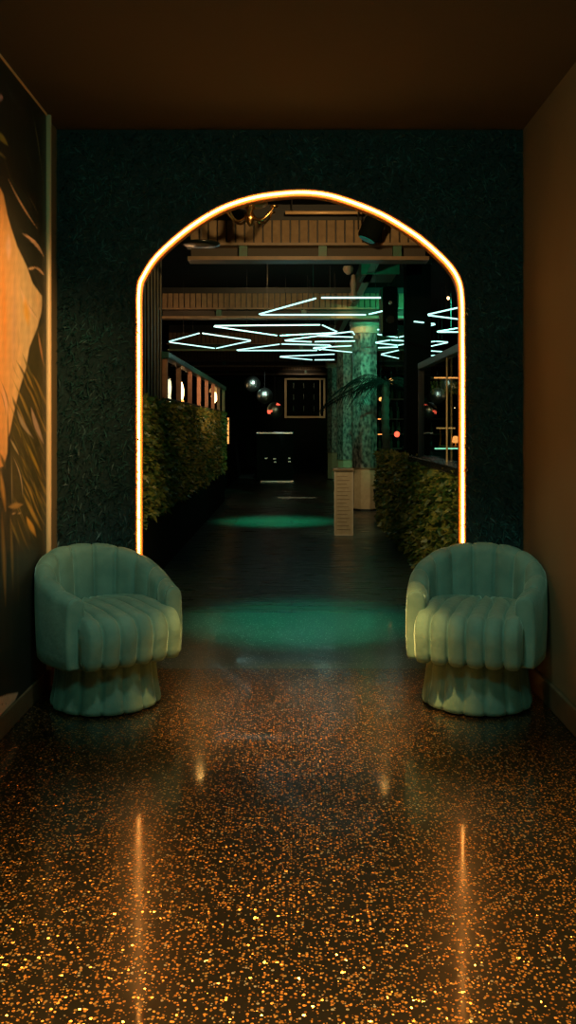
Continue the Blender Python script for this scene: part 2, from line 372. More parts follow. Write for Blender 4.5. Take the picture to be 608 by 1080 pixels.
# keep strands on the room side of the wall
co = np.zeros(len(o.data.vertices)*3, np.float32); o.data.vertices.foreach_get('co', co); co = co.reshape(-1,3)
co[:,1] = np.minimum(co[:,1], YW-.001); co[:,0] = np.clip(co[:,0], XL+.003, XR-.003); co[:,2] = np.clip(co[:,2], .003, HC-.003); o.data.vertices.foreach_set('co', co.ravel()); o.data.update()
tag(o, 'dark teal shaggy moss-like covering on the arch wall', 'wall covering', kind='stuff')

# glowing arch
t = empty('arch_light', ((xa+xb)/2, YW, 0)); tag(t, 'glowing warm orange light tube tracing the arched opening', 'neon light')
off = Vector((-(xa+xb)/2, -YW, 0))
def inset(pr, d):
    out = []
    for i, p in enumerate(pr):
        a = pr[max(i-1,0)]; b = pr[min(i+1,len(pr)-1)]; tx, tz = b[0]-a[0], b[1]-a[1]; l = math.hypot(tx,tz) or 1
        out.append((p[0]+tz/l*d, p[1]-tx/l*d))
    return out
core = inset(AP, .011)
MB().tube([Vector((x, YW-.002, max(z,.012)))+off for x,z in core], .006, 10).build('light_tube', M['led'], t, smooth=True)
def ribbon(prof, y0, y1, th):
    a = prof; b = inset(prof, th); mb = MB(); k = len(a)
    vs = [(x,y0,z) for x,z in a]+[(x,y1,z) for x,z in a]+[(x,y0,max(z,.0)) for x,z in b]+[(x,y1,max(z,.0)) for x,z in b]
    fs = []
    for i in range(k-1):
        fs += [(i,i+1,k+i+1,k+i),(2*k+i,3*k+i,3*k+i+1,2*k+i+1),(i,2*k+i,2*k+i+1,i+1),(k+i,k+i+1,3*k+i+1,3*k+i)]
    fs += [(0,k,3*k,2*k),(k-1,3*k-1,4*k-1,2*k-1)]
    mb.add([Vector(v)+off for v in vs], fs); return mb
ribbon(inset(AP,-.006), YW-.016, YW-.0006, .007).build('halo_lip', M['lip'], t)  # added lip shields the wall; its orange stands in for the tube's halo
ribbon(inset(AP,.0005), YW+.0125, YW+.034, .026).build('silicone_channel', M['led_body'], t)
ribbon(inset(AP,.001), YW+.035, YW+TW, .006).build('reveal_trim', M['reveal'], t)

# ------------------------------------------------------------------ mural on the left wall
def mural():
    Ya, Yb = 1.2, 4.665
    ys = np.concatenate([np.arange(Ya, 3.9, .02), np.linspace(3.9, Yb, 160)]); zs = np.arange(.10, HC-.01, .0072)
    YY, ZZ = np.meshgrid(ys, zs); U = VX + F*(XL+.01)/YY; V = VY-(ZZ-H)*F/YY
    # wall coordinates in the scale of the view at the far end, so that the picture runs on towards the viewer
    h_, w_ = U.shape
    C = np.zeros((h_, w_, 3)); C[:] = (.020,.026,.018)
    def nz(fx, fy, seed):
        r = np.random.default_rng(seed); s = np.zeros_like(U)
        for i in range(7):
            a, b, c = r.normal(0,fx), r.normal(0,fy), r.uniform(0,6.28); s += np.sin(U*a+V*b+c)
        return s/7
    def pin(poly):
        x = U; y = V; ins = np.zeros(U.shape, bool); dm = np.full(U.shape, 1e9)
        for i in range(len(poly)):
            x1,y1 = poly[i]; x2,y2 = poly[(i+1)%len(poly)]
            c = ((y1 > y) != (y2 > y)) & (x < (x2-x1)*(y-y1)/((y2-y1) or 1e-9)+x1); ins ^= c
            dx,dy = x2-x1,y2-y1; tt = np.clip(((x-x1)*dx+(y-y1)*dy)/(dx*dx+dy*dy+1e-9),0,1)
            dm = np.minimum(dm, np.hypot(x-x1-tt*dx, y-y1-tt*dy))
        return np.where(ins, dm, -dm)
    def blend(a, col): 
        a = np.clip(a,0,1)[...,None]; C[:] = C*(1-a)+np.array(col)*a
    def stroke(x1,y1,x2,y2,wd,col,al=1,soft=.7,curve=0):
        dx,dy = x2-x1,y2-y1; tt = np.clip(((U-x1)*dx+(V-y1)*dy)/(dx*dx+dy*dy),0,1); l = math.hypot(dx,dy)
        cx = -dy/l*curve*np.sin(PI*tt); cy = dx/l*curve*np.sin(PI*tt)
        d = np.hypot(U-x1-tt*dx-cx, V-y1-tt*dy-cy); ww = wd*(.25+np.sin(PI*np.clip(tt*.95+.03,0,1)))
        blend((ww-d)/soft*.5+.5 if False else np.clip((ww-d)/soft,0,1)*al, col)
    # background leaf strokes, running over the whole panel
    r = random.Random(5)
    for i in range(60):
        x = r.uniform(-500, 40); y = r.uniform(60, 420); L_ = r.uniform(40,120)
        stroke(x,y,x+L_*.35,y+L_,r.uniform(.8,3.2),r.choice([(.05,.06,.04),(.03,.05,.035),(.07,.06,.03)]),.7,2,r.uniform(-8,8))
    # flesh shape
    flesh = [(-260,120),(-120,150),(-10,188),(0,197),(4,205),(8,226),(12,240),(18.5,260),(27.8,279),(35,299),(44.4,312),(44.6,322),(43.5,331),(39.8,345.5),
             (31.5,366),(27.8,388),(20.4,412),(14,440),(11,455),(8.5,462),(8,478),(4,492),(-20,500),(-160,470),(-260,380)]
    D = pin(flesh); al = np.clip(D/1.6+.3,0,1)
    base = np.zeros((h_,w_,3)); q = np.clip((U-2)/24,0,1)[...,None]
    base[:] = np.array((.85,.38,.11))*(1-q)+np.array((.78,.54,.26))*q
    base *= (1+.10*nz(.5,.02,3))[...,None]
    C[:] = C*(1-al[...,None])+base*al[...,None]
    for s in [(9,246,9,275,3.2,(.95,.55,.33),.9,3,0),(3,270,6,390,3,(.86,.30,.05),.8,4,0),(16,285,14,400,3,(.62,.38,.24),.6,4,0),
              (21,303,40,338,2.4,(.95,.62,.36),.9,2,2),(26,312,30,345,4,(.92,.45,.04),.8,4,0),(39,305,41,326,2.2,(.95,.62,.28),.9,2,0),
              (28,318,40,336,.7,(.35,.22,.08),.7,1,0),(19,345,20,372,1.5,(.45,.30,.14),.6,3,0),(24,350,14,430,3,(.88,.56,.24),.7,3,0),
              (2,405,9,440,2.5,(.92,.50,.28),.8,3,0),(0,400,10,436,.8,(.10,.07,.03),.9,1,-2),(-2,408,6,440,.6,(.10,.07,.03),.9,1,-2),
              (8,430,9,480,.9,(.10,.06,.02),.9,1,0),(0,478,7,497,2.2,(.06,.05,.02),.9,2,0)]: stroke(*s)
    # dark outline to the right of the shape
    # strands across the dark hair
    for s in [(8.3,188,40,242,1.1,(.85,.48,.24),1,.8,1.5),(28,202,41.7,228,.5,(.32,.24,.12),.9,.7,0),(34,117,45.5,193,.55,(.26,.22,.09),.9,.7,-1),
              (24,246,46,270,1.7,(.86,.50,.28),1,.8,-2.5),(29,284,38,282,1.4,(.75,.46,.24),1,1,0),(36,281,47,291,1.3,(.75,.45,.24),1,1,-1),
              (-6,136,8,153,2.8,(.55,.36,.06),1,1.5,0),(-4,158,7,168,1.6,(.45,.32,.10),.9,1.5,0),(2,160,20,215,1.2,(.10,.10,.05),.8,2,0),
              (4,86,24,120,2.2,(.05,.06,.06),.8,3,0),(12,70,16,200,.5,(.05,.07,.06),.8,1,0),(26,150,36,190,1.2,(.06,.08,.06),.8,2,0)]: stroke(*s)
    d = np.hypot(U-(-.5), V-103); blend((4.2-d)/.8, (.55,.30,.26)); blend((2-d)/.8, (.75,.6,.5))
    # leaf fan right of and below the shape
    fan = [(40,346),(47,340),(47,580),(30,580),(14,560),(11,500),(11,456),(14,441),(21,413),(28.5,389),(32,367)]
    D = pin(fan); a = np.clip(D/1.2+.4,0,1); blend(a, (.055,.05,.018))
    for i in range(90):
        x = r.uniform(10,44); y = r.uniform(372,560); L_ = r.uniform(18,50)
        c = r.choice([(.28,.19,.03),(.16,.13,.03),(.40,.25,.05),(.06,.06,.02),(.22,.17,.06),(.05,.045,.02)])
        stroke(x,y,x+L_*.42,y+L_,r.uniform(.5,1.5),c,.85*1,1.2,r.uniform(-2,2))
    for s in [(40,350,46,385,1.2,(.55,.26,.10),.9,1,0),(18,432,35,462,2.2,(.42,.32,.20),.9,1.5,2),(33,430,46,468,2.4,(.52,.36,.25),.9,1.5,1),
              (11,463,20,480,1.2,(.50,.38,.20),.9,1,0),(13,480,24,525,.8,(.60,.44,.26),.9,1,-3),(28,468,45,505,1.6,(.42,.27,.03),.9,2,0),
              (24,520,44,560,2.2,(.48,.28,.05),.9,2,0),(28,545,38,566,2.8,(.90,.44,.06),1,2,0),(9,535,24,532,3,(.50,.27,.07),.9,2,0),
              (10,542,24,541,.6,(.75,.5,.25),.9,.8,0),(0,495,6,540,2.6,(.60,.30,.06),.9,3,0),(12,475,13,540,.6,(.5,.4,.2),.6,.8,0)]: stroke(*s)
    # colours fade to dark towards the bottom of the picture
    a = np.clip((V-545)/70,0,1)*np.clip((V-545),0,1); 
    fade = np.clip((V-548-np.clip((30-U),0,30)*1.4)/40,0,1)
    blend(fade, (.018,.02,.012))
    for s in [(2,540,6,640,2.4,(.35,.20,.03),.8,3,0),(11,540,14,625,1.6,(.26,.18,.03),.7,2,0),(18,560,20,650,1.2,(.07,.06,.02),.8,2,0),(12,610,12,730,.5,(.08,.07,.04),.6,.8,0)]: stroke(*s)
    D = pin([(-60,775),(-60,745),(-10,738),(0,735),(8,732),(20,730),(16,739),(8,747),(0,755)]); blend(D/1+.2, (.75,.42,.26))
    d = np.hypot(U-2.5, V-743); blend((.9-d)/.5, (.05,.03,.02)); d = np.hypot(U-6, V-742); blend((.9-d)/.5, (.05,.03,.02))
    # vertical-ish brush texture
    C[:] *= (1+.14*nz(1.6,.5,11)+.08*nz(3,.2,12))[...,None]
    C[:] = np.clip(C, 0, 1)
    verts = np.stack([np.full(U.size, XL+.010), YY.ravel(), ZZ.ravel()], 1)
    idx = np.arange(U.size).reshape(h_, w_); q = np.stack([idx[:-1,:-1], idx[:-1,1:], idx[1:,1:], idx[1:,:-1]], -1).reshape(-1,4)[:, ::-1]
    t = empty('mural', (XL, (Ya+Yb)/2, .10)); tag(t, 'tall painted mural of orange skin tones and dark leaves on the left wall', 'mural')
    verts = verts-np.array([XL, (Ya+Yb)/2, .10])
    me = bpy.data.meshes.new('painted_panel'); me.from_pydata(verts.tolist(), [], q.tolist()); me.update()
    ca = me.color_attributes.new('paint', 'FLOAT_COLOR', 'POINT'); ca.data.foreach_set('color', np.concatenate([C.reshape(-1,3), np.ones((U.size,1))],1).astype(np.float32).ravel())
    m, nt, b = m_nodes('mural_paint'); at = nt.nodes.new('ShaderNodeAttribute'); at.attribute_name = 'paint'
    nt.links.new(at.outputs['Color'], b.inputs['Base Color']); b.inputs['Roughness'].default_value = .45
    me.materials.append(m); o = bpy.data.objects.new('painted_panel', me); COL.objects.link(o); o.parent = t
    ctr = Vector((XL, (Ya+Yb)/2, .10))
    mb = MB(); mb.box(Vector((XL+.001,Ya,.10))-ctr, Vector((XL+.009,Yb,HC-.012))-ctr); mb.build('backing_board', M['black'], t)
    MB().box(Vector((XL+.001,Ya,HC-.010))-ctr, Vector((XL+.016,Yb,HC-.001))-ctr).build('top_trim', M['brass'], t)
    MB().tube([Vector((XL+.017,Yb+.017,z))-ctr for z in (.102, 1.0, 2.0, HC-.004)], .016, 12).build('brass_edge', M['brass'], t, smooth=True)
    MB().tube([Vector((XL+.010,Yb+.040,z))-ctr for z in (.102, 1.0, 2.0, HC-.004)], .005, 8).build('edge_bead', M['brass'], t, smooth=True)
mural()

# ================================================================== CHAIRS
def make_chair(S=1.0):
    root = empty('tub_chair')
    # --- base: flared drum with vertical channels
    NC = 15; per = 10; n = NC*per; prof = [(.228,.262),(.236,.255),(.240,.20),(.247,.13),(.256,.07),(.264,.03),(.262,.012),(.250,.006)]
    mb = MB(); vs = []; fs = []
    for r, z in prof:
        for k in range(n):
            a = 2*PI*k/n; fr = (k % per)/per; b = abs(math.sin(PI*fr))**.35*.020-.016
            vs.append(((r+b)*math.cos(a), (r+b)*math.sin(a), z))
    m = len(prof)
    for i in range(m-1):
        for k in range(n): fs.append((i*n+k, (i+1)*n+k, (i+1)*n+(k+1)%n, i*n+(k+1)%n))
    fs += [tuple(range(n)), tuple((m-1)*n+k for k in range(n-1,-1,-1))]
    mb.add([Vector(v)*S for v in vs], fs); mb.build('base', M['velvet'], root, smooth=True)
    for k in range(4):
        a = PI/4+k*PI/2; MB().lathe([(.014*S,0),(.016*S,.003),(.014*S,.0065*S)], (.20*S*math.cos(a), .20*S*math.sin(a), 0), 12).build('foot', M['chrome'], root, smooth=True)
    # --- shell: back and arms in one upholstered horseshoe
    Rc, st, hw, zb = .282, .205, .047, .238
    L_ = 2*st+PI*Rc; NC = 11; per = 14; NS = NC*per
    rings = []
    def path(s):
        if s < st: y = -st+s; q = (st-s)/st; p = Vector((Rc-.03*q*q, y, 0)); tn = Vector((.02*q, 1, 0)).normalized()
        elif s > st+PI*Rc: q = (s-st-PI*Rc)/st; p = Vector((-(Rc-.03*q*q), -(s-st-PI*Rc), 0)); tn = Vector((.02*q, -1, 0)).normalized()
        else: a = (s-st)/Rc; p = Vector((Rc*math.cos(a), Rc*math.sin(a), 0)); tn = Vector((-math.sin(a), math.cos(a), 0))
        return p, tn
    def ring(s, ext=0, sw=1.0, bulge=True, tiltk=1):
        p, tn = path(min(max(s,0),L_)); p = p+tn*ext
        nin = Vector((-tn.y, tn.x, 0)); nin = nin if nin.dot(-p) > 0 or abs(p.y) > .15 and nin.x*(-p.x) > 0 else -nin
        a = abs(s-L_/2)/(L_/2); e = (1+math.cos(PI*min(1,a**1.15)))/2; h = .572+.170*e**.9
        fr = (s/L_*NC) % 1.0; b = (abs(math.sin(PI*fr))**.32-.75)*.034 if bulge else -.004
        lean = .035*e                                     # the back leans outwards a little at the top
        out = []
        h0 = h-(1-sw)*.05; z0 = zb+(1-sw)*.04; W = hw*sw
        def P_(off, z, bb=0):
            q = (z-zb)/(.76-zb); return p+nin*(off+bb-lean*q*q)+Vector((0,0,z))
        for j in range(8): z = z0+.012+(h0-W-z0-.012)*j/7; out.append(P_(W, z, b))
        for j in range(1, 8):
            an = PI*j/8; f = 1-j/8; out.append(P_(W*math.cos(an), h0-W+(W+b*.45*min(1,f*1.6))*math.sin(an), b*math.cos(an)*(1 if an < PI/2 else 0)))
        for j in range(8): z = h0-W-(h0-W-z0-.012)*j/7; out.append(P_(-W-.006*math.sin(PI*j/7), z))
        out.append(P_(-W*.8, z0)); out.append(P_(W*.8, z0))
        return out
    R_ = [ring(0,-.020,.62,False), ring(0,-.018,.80,False), ring(0,-.012,.93,False), ring(0,-.004,.99,False)]
    for i in range(NS+1): R_.append(ring(L_*i/NS*.99999))
    R_ += [ring(L_,.004,.99,False), ring(L_,.012,.93,False), ring(L_,.018,.80,False), ring(L_,.020,.62,False)]
    nr = len(R_[0]); vs = [v*S for r_ in R_ for v in r_]; fs = []
    for i in range(len(R_)-1):
        for k in range(nr): fs.append((i*nr+k, i*nr+(k+1)%nr, (i+1)*nr+(k+1)%nr, (i+1)*nr+k))
    fs += [tuple(range(nr-1,-1,-1)), tuple((len(R_)-1)*nr+k for k in range(nr))]
    MB().add(vs, fs).build('backrest', M['velvet'], root, smooth=True)
    # --- seat: channelled cushion with a waterfall front
    prof = []
    yb, yf = .215, -.350
    for j in range(14): y = yb+(yf+.085-yb)*j/13; prof.append((y, .475+.018*math.sin(PI*j/13)-.004*j/13, 0, 1))
    for j in range(1, 12):
        an = PI/2*j/11; prof.append((yf+.085-.085*math.sin(an), .372+.10*math.cos(an), math.sin(an), math.cos(an)))
    for j in range(1, 5): prof.append((yf+.004*j, .372-.026*j, 1, 0))
    prof.append((yf+.03, .250, .6, -.8)); prof.append((yf+.07, .243, 0, -1))
    for j in range(1, 6): prof.append((yf+.07+(yb-yf-.07)*j/5, .243, 0, -1))
    NC = 6; per = 14; NU = NC*per
    def W(y):
        if y > 0: return math.sqrt(max(.238**2-y*y, .01))+.004
        q = min(1, max(0, (-.205-y)/.04)); return .236+.014*q*q*(3-2*q)
    vs = []; fs = []
    for (y, z, ny, nz) in prof:
        for i in range(NU+1):
            u = -1+2*i/NU; fr = (i/per) % 1.0
            b = (abs(math.sin(PI*fr))**.32-.8)*.036
            if abs(u) > .93: b = -.008-.035*((abs(u)-.93)/.07)**2
            bow = .028*(u*u)*max(0, min(1, (-.1-y)/.2))       # the front edge bows out in the middle
            vs.append((u*W(y), y-ny*b+bow, z+nz*b))
    k = NU+1; m = len(prof)
    for j in range(m-1):
        for i in range(NU): fs.append((j*k+i, (j+1)*k+i, (j+1)*k+i+1, j*k+i+1))
    fs.append(tuple(j*k for j in range(m))); fs.append(tuple(j*k+NU for j in range(m-1,-1,-1)))
    for i in range(NU): fs.append((i, i+1, (m-1)*k+i+1, (m-1)*k+i))
    MB().add([Vector(v)*S for v in vs], fs).build('seat', M['velvet'], root, smooth=True)
    MB().lathe([(.16,.2625*S),(.16,.246*S+.0)][::-1], (0,0,0), 24).build('swivel_plate', M['black'], root)
    return root
c1 = make_chair(); c1.location = (-.912, 4.47, 0); c1.rotation_euler = (0,0,R(37))
tag(c1, 'green velvet tub chair left of the arch, beside the mural', 'chair', 'channelled velvet tub chairs')
c2 = copy_tree(c1); c2.location = (.907, 4.47, 0); c2.rotation_euler = (0,0,R(-20))
c2['label'] = 'green velvet tub chair right of the arch, against the bare brown wall'

# ================================================================== HALL: hedges
def hedge(name, x, side, y0, y1, z0, z1, n, label, base=None):
    t = empty(name, (x, (y0+y1)/2, 0)); tag(t, label, 'hedge'); c = Vector((x,(y0+y1)/2,0))
    def bx(a, b): return MB().box(Vector(a)-c, Vector(b)-c)
    xo = x+side*.16
    bx((min(x+side*.03,xo), y0, z0), (max(x+side*.03,xo), y1, z1-.02)).build('hedge_backing', M['fur_base'], t)
    if base:
        bx((min(x+side*.02,xo+side*.02), y0, 0), (max(x+side*.02,xo+side*.02), y1, z0)).build('planter_wall', M['hall_dark'], t)
    yy = y0+(y1-y0)*rng.uniform(0,1,n)**1.5; zz = rng.uniform(z0+.01, z1, n)
    lump = .03*np.sin(yy*9+zz*5)*np.sin(zz*13+yy*3)
    top = rng.uniform(0,1,n) < .12; zz[top] = z1-.02
    xx = np.where(top, x+side*rng.uniform(0,.15,n), x+side*.03+lump*.6)
    P = np.stack([xx-c.x, yy-c.y, zz], 1)
    Nn = np.tile([-side*.8,-.15,.1], (n,1)); Nn[top] = (0,-.1,.8)
    blades('foliage', n, P, Nn, .085, .045, M['leaf'], t, droop=.25, spread=.85)
    return t
hedge('hedge', -1.2, -1, 5.3, 16.5, .56, 1.575, 15000, 'long leafy green hedge panel raised on a black wall, left side', True)
hedge('hedge', 1.2, 1, 5.3, 12.8, .0, 1.0, 12000, 'leafy green hedge rising from the floor under the glass screen')

# slatted screen and balustrade over the left hedge
t = empty('slatted_screen', (-1.28, 7.1, 1.6)); tag(t, 'tall screen of narrow vertical slats above the left hedge', 'screen')
mb = MB()
for i in range(19):
    y = 5.35+i*.195; mb.box((-.006, y-7.1, 0), (.006, y-7.1+.06, 1.895))
mb.build('slats', M['slat'], t, bevel=.003)
MB().box((-.035, -1.8, -.03), (.035, 1.85, .0)).build('bottom_rail', M['black'], t)
t = empty('balustrade', (-1.25, 12.6, 1.615)); tag(t, 'balustrade of pale wooden posts under a dark green rail', 'railing')
for i in range(8):
    y = 8.97+i*1.09
    MB().box((-.025, y-12.6-.03, .015), (.025, y-12.6+.03, .405)).build('post', M['wood'], t, bevel=.004)
mb = MB(); mb.box((-.045, 8.9-12.6, .405), (.045, 16.75-12.6, .47)); mb.build('handrail', M['rail'], t, bevel=.008)
MB().box((-.03, 8.9-12.6, .0), (.03, 16.75-12.6, .015)).build('bottom_rail', M['black'], t)
t = empty('strip_light', (-1.16, 16.56, 1.04)); tag(t, 'short vertical orange light strip at the far end of the left hedge', 'light')
MB().box((-.012,-.02,0),(.012,.02,.47)).build('diffuser', M['glow2'], t); MB().box((-.03,.02,0),(.03,.04,.47)).build('backing_channel', M['black'], t)

# raised tables with glowing lamps behind the balustrade
def side_table(x, y, label):
    t = empty('pedestal_table', (x, y, .95)); tag(t, label, 'table', 'tables on the left platform')
    MB().lathe([(.30,.72),(.31,.735),(.30,.75)], n=28).build('tabletop', M['blackg'], t)
    MB().lathe([(.03,.02),(.03,.72)], n=12).build('leg', M['black'], t); MB().lathe([(.20,0),(.19,.02)], n=24).build('base', M['black'], t)
side_table(-1.78, 13.9, 'round black table behind the near balustrade posts, carrying the white vase lamp')
side_table(-1.78, 20.0, 'round black table behind the far balustrade posts, carrying the dome lamp')
t = empty('vase_lamp', (-1.70, 13.9, 1.70)); tag(t, 'glowing white vase lamp behind the near balustrade posts', 'lamp')
MB().lathe([(.05,0),(.055,.03),(.045,.06),(.035,.065)], n=16).build('base', M['glow2'], t, smooth=True)
MB().lathe([(.035,.065),(.05,.12),(.055,.20),(.04,.28),(.025,.33)], n=16).build('lamp_body', M['glow'], t, smooth=True)
t = empty('candle_lantern', (-1.86, 13.75, 1.70)); tag(t, 'tall pale frosted lantern left of the white vase lamp', 'lantern')
MB().lathe([(.04,0),(.045,.02),(.03,.10),(.04,.22),(.035,.34),(.02,.36)], n=14).build('frosted_glass', mat('pale_frost',(.8,.9,.8),.4,emit=(.6,.75,.55),estr=.7), t, smooth=True)
MB().lathe([(.022,.36),(.03,.38),(.01,.40)], n=12).build('lid', M['chrome'], t, smooth=True)
t = empty('dome_lamp', (-1.70, 19.9, 1.70)); tag(t, 'small lamp with a tan dome shade above the far balustrade posts', 'lamp')
MB().lathe([(.06,0),(.05,.02),(.012,.04),(.012,.16)], n=14).build('base', M['gold'], t, smooth=True)
MB().lathe([(.012,.16),(.06,.22),(.065,.32),(.04,.40)], n=16).build('bulb', M['glow'], t, smooth=True)
MB().lathe([(.11,.40),(.105,.45),(.07,.50),(.02,.525)], n=20).build('lamp_shade', M['shade'], t, smooth=True)
lamp('table_lamp_light', 'POINT', (-1.70, 13.6, 1.95), 3.0, (1,.5,.2), radius=.01)
lamp('table_lamp_light', 'POINT', (-1.62, 10.3, 1.9), 2.0, (1,.5,.25), radius=.01)
lamp('table_lamp_light', 'POINT', (-1.55, 18.0, 2.0), 1.5, (1,.5,.2), radius=.01)

# ================================================================== beams
def beam(Y, x0, x1, label, dz=0):
    t = empty('ceiling_beam', ((x0+x1)/2, Y, 2.95+dz)); tag(t, label, 'beam', 'cross beams of the hall ceiling'); w2 = (x1-x0)/2
    mb = MB(); n = int((x1-x0)/.086); w_ = (x1-x0)/n
    for i in range(n): mb.box((-w2+i*w_+.007, 0, .16), (-w2+(i+1)*w_-.007, .03, .385))
    mb.build('plank_cladding', M['plank'], t, bevel=.003)
    MB().box((-w2-.04, -.05, .135), (w2+.04, .16, .16)).build('top_flange', M['flange'], t)
    MB().box((-w2, .10, .035), (w2, .13, .135)).build('web', M['web'], t)
    MB().box((-w2-.02, -.02, .0), (w2+.02, .20, .035)).build('bottom_flange', M['flange'], t)
    for k in (-.55, .12, .75):
        MB().box((k*w2-.04, -.01, .035), (k*w2+.04, .09, .135)).build('bracket', M['green_metal'], t)
    MB().box((-w2, .06, .385), (w2, .16, .55-dz)).box((-w2,.0305,.161),(w2,.0595,.385)).build('hanger_board', M['black'], t)
beam(8.75, -.98, 1.30, 'plank-clad ceiling beam nearest the arch, lit amber')
beam(14.0, -2.0, 1.9, 'second plank-clad ceiling beam from the arch', .065)
beam(19.2, -2.6, 2.4, 'third plank-clad ceiling beam from the arch, above the light lines')
beam(24.2, -3.2, 3.0, 'fourth plank-clad ceiling beam, dim and far from the arch')
beam(28.0, -3.6, 3.6, 'farthest plank-clad beam, close to the back wall')
# longitudinal girder, green light put into its flange colour
t = empty('ceiling_girder', (.95, 14.0, 3.2)); tag(t, 'green-lit metal girder running down the hall under the ceiling', 'girder')
mb = MB()
MB().box((-.045,-4.9,.0),(.045,9.0,.015)).build('flange', M['green_metal'], t); MB().box((-.045,-4.9,.285),(.045,9.0,.30)).build('flange', M['green_metal'], t)
MB().box((-.008,-4.9,.015),(.008,9.0,.285)).build('web', M['web'], t)
# pipe above the first beam
t = empty('ceiling_pipe', (.30, 8.55, 3.40)); tag(t, 'straight copper pipe above the planks of the nearest beam', 'pipe')
MB().tube([(-.36,0,-.04),(.36,0,-.04)], .016, 12).build('pipe', M['brass'], t, smooth=True)
for s in (-.3,.3): MB().tube([(s,0,-.04),(s,0,.10)], .006, 8).build('clamp', M['wire'], t)
# duct and its neighbours
t = empty('duct', (1.07, 11.2, 3.02)); tag(t, 'olive square ceiling duct left of the black column', 'duct')
MB().box((-.21,-.2,.18),(.21,.5,.40)).build('duct_box', M['olive'], t, bevel=.01)
MB().box((-.23,-.22,.17),(.23,-.19,.41)).build('collar', M['green_metal'], t, bevel=.004)
for s in (-.15,.15): MB().tube([(s,.1,.40),(s,.1,.48)], .01, 6).build('hanger', M['wire'], t)
# black square column
t = empty('square_column', (1.60, 11.6, 0)); tag(t, 'black square column rising behind the right hedge', 'column')
MB().box((-.155,-.15,0.05),(.155,.15,3.40)).build('shaft', M['hall_dark'], t, bevel=.006); MB().box((-.165,-.16,3.40),(.165,.16,3.5)).build('cap', M['black'], t)
MB().box((-.165,-.16,0),(.165,.16,.05)).build('plinth', M['black'], t)
# speaker on the column
t = empty('loudspeaker', (1.30, 12.1, 2.56)); tag(t, 'tall black loudspeaker hung left of the black square column', 'loudspeaker')
MB().box((-.10,-.12,0),(.10,.12,.64)).build('cabinet', M['hall_dark'], t, bevel=.035)
MB().lathe([(.055,0),(.06,.004),(.05,.008)], n=24).build('woofer', M['blackg'], t).matrix_local = Matrix.Translation((0,-.125,.2)) @ Matrix.Rotation(R(90),4,'X')
MB().lathe([(.025,0),(.03,.004),(.02,.008)], n=20).build('tweeter', M['chrome'], t).matrix_local = Matrix.Translation((0,-.125,.42)) @ Matrix.Rotation(R(90),4,'X')
MB().tube([(0,0,.64),(0,0,1.0)], .015, 8).build('hanging_rod', M['black'], t)
MB().box((-.128,-.12,.03),(-.101,.10,.61)).build('side_panel', M['green_metal'], t)  # green strip stands in for the cabinet's green-lit edge
# drapery ornament
t = empty('hanging_ornament', tuple(px(373,318,12.2))); tag(t, 'dusty pink draped ornament hanging beside the olive duct', 'ornament')
MB().lathe([(.035,.0),(.06,.05),(.035,.14),(.045,.24),(.03,.34),(.02,.36)], n=12).build('drape', M['pink'], t, smooth=True)
MB().lathe([(.02,.36),(.06,.40),(.075,.44),(.05,.50),(.01,.52)], (-.07,0,-.0), 14).build('bulb', M['pink'], t, smooth=True)
zt = 3.5-t.location.z
MB().tube([(0,0,.36),(0,0,zt)], .006, 6).build('cord', M['wire'], t)
# stage light
t = empty('stage_light', tuple(px(392,256,8.45))); tag(t, 'black stage light with a teal lens under the hall ceiling, right of the copper pipe', 'stage light')
o = MB().lathe([(.085,-.10),(.10,-.08),(.10,.08),(.07,.14),(.03,.15)], n=20).build('housing', M['hall_dark'], t, smooth=False); o.matrix_local = Matrix.Translation((0,0,.12)) @ Matrix.Rotation(R(25),4,'Y')
o = MB().lathe([(.07,-.108),(.08,-.102)], n=20).build('lens', mat('teal_lens',(.02,.3,.3),.2,emit=(.02,.35,.3),estr=.1), t); o.matrix_local = Matrix.Translation((0,0,.12)) @ Matrix.Rotation(R(25),4,'Y')
MB().tube([(-.12,0,.12),(-.12,0,.3),(0,0,.36),(.12,0,.3),(.12,0,.12)], .008, 8).build('yoke', M['black'], t)
MB().tube([(0,0,.36),(0,0,3.5-t.location.z)], .012, 8).build('rod', M['black'], t)
# gilt chandelier
cz = px(264,226,7.6)
t = empty('chandelier', (cz.x, cz.y, cz.z)); tag(t, 'ornate gilt chandelier with curved arms just inside the arch top', 'chandelier')
MB().lathe([(.008,-.10),(.025,-.08),(.035,-.05),(.05,-.02),(.03,.0),(.025,.03),(.045,.05),(.02,.07),(.012,.10)], n=20).build('hub', M['gold'], t, smooth=True)
MB().lathe([(.10,.06),(.14,.075),(.15,.09),(.10,.12),(.02,.13)], n=28).build('ceiling_bowl', M['gold'], t, smooth=True)
for i in range(6):
    a = 2*PI*i/6+.15; pts = []
    for j in range(13):
        q = j/12; r_ = .03+.19*q; z = -.02-.055*math.sin(PI*q*1.05)+.05*q*q; pts.append((r_*math.cos(a+.5*q), r_*math.sin(a+.5*q), z))
    arm = MB().tube(pts, [.011-.004*abs(j/12-.4) for j in range(13)], 8).build('arm', M['gold'], t, smooth=True)
    e = pts[-1]; MB().lathe([(.008,-.01),(.03,.0),(.034,.012),(.018,.016)], e, 14).build('candle_cup', M['gold'], arm, smooth=True)
MB().tube([(0,0,.12),(0,0,3.5-cz.z)], .008, 8).build('stem', M['gold'], t)
# dark round pendant, upper left
c = px(212,259,7.6)
t = empty('disc_pendant', tuple(c)); tag(t, 'flat black disc pendant lamp left of the gilt chandelier', 'lamp')
MB().lathe([(.13,0),(.16,.006),(.16,.02),(.08,.035),(.03,.045)], n=28).build('lamp_shade', M['blackg'], t, smooth=True)
MB().tube([(0,0,.04),(0,0,3.5-c.z)], .005, 6).build('cord', M['wire'], t)

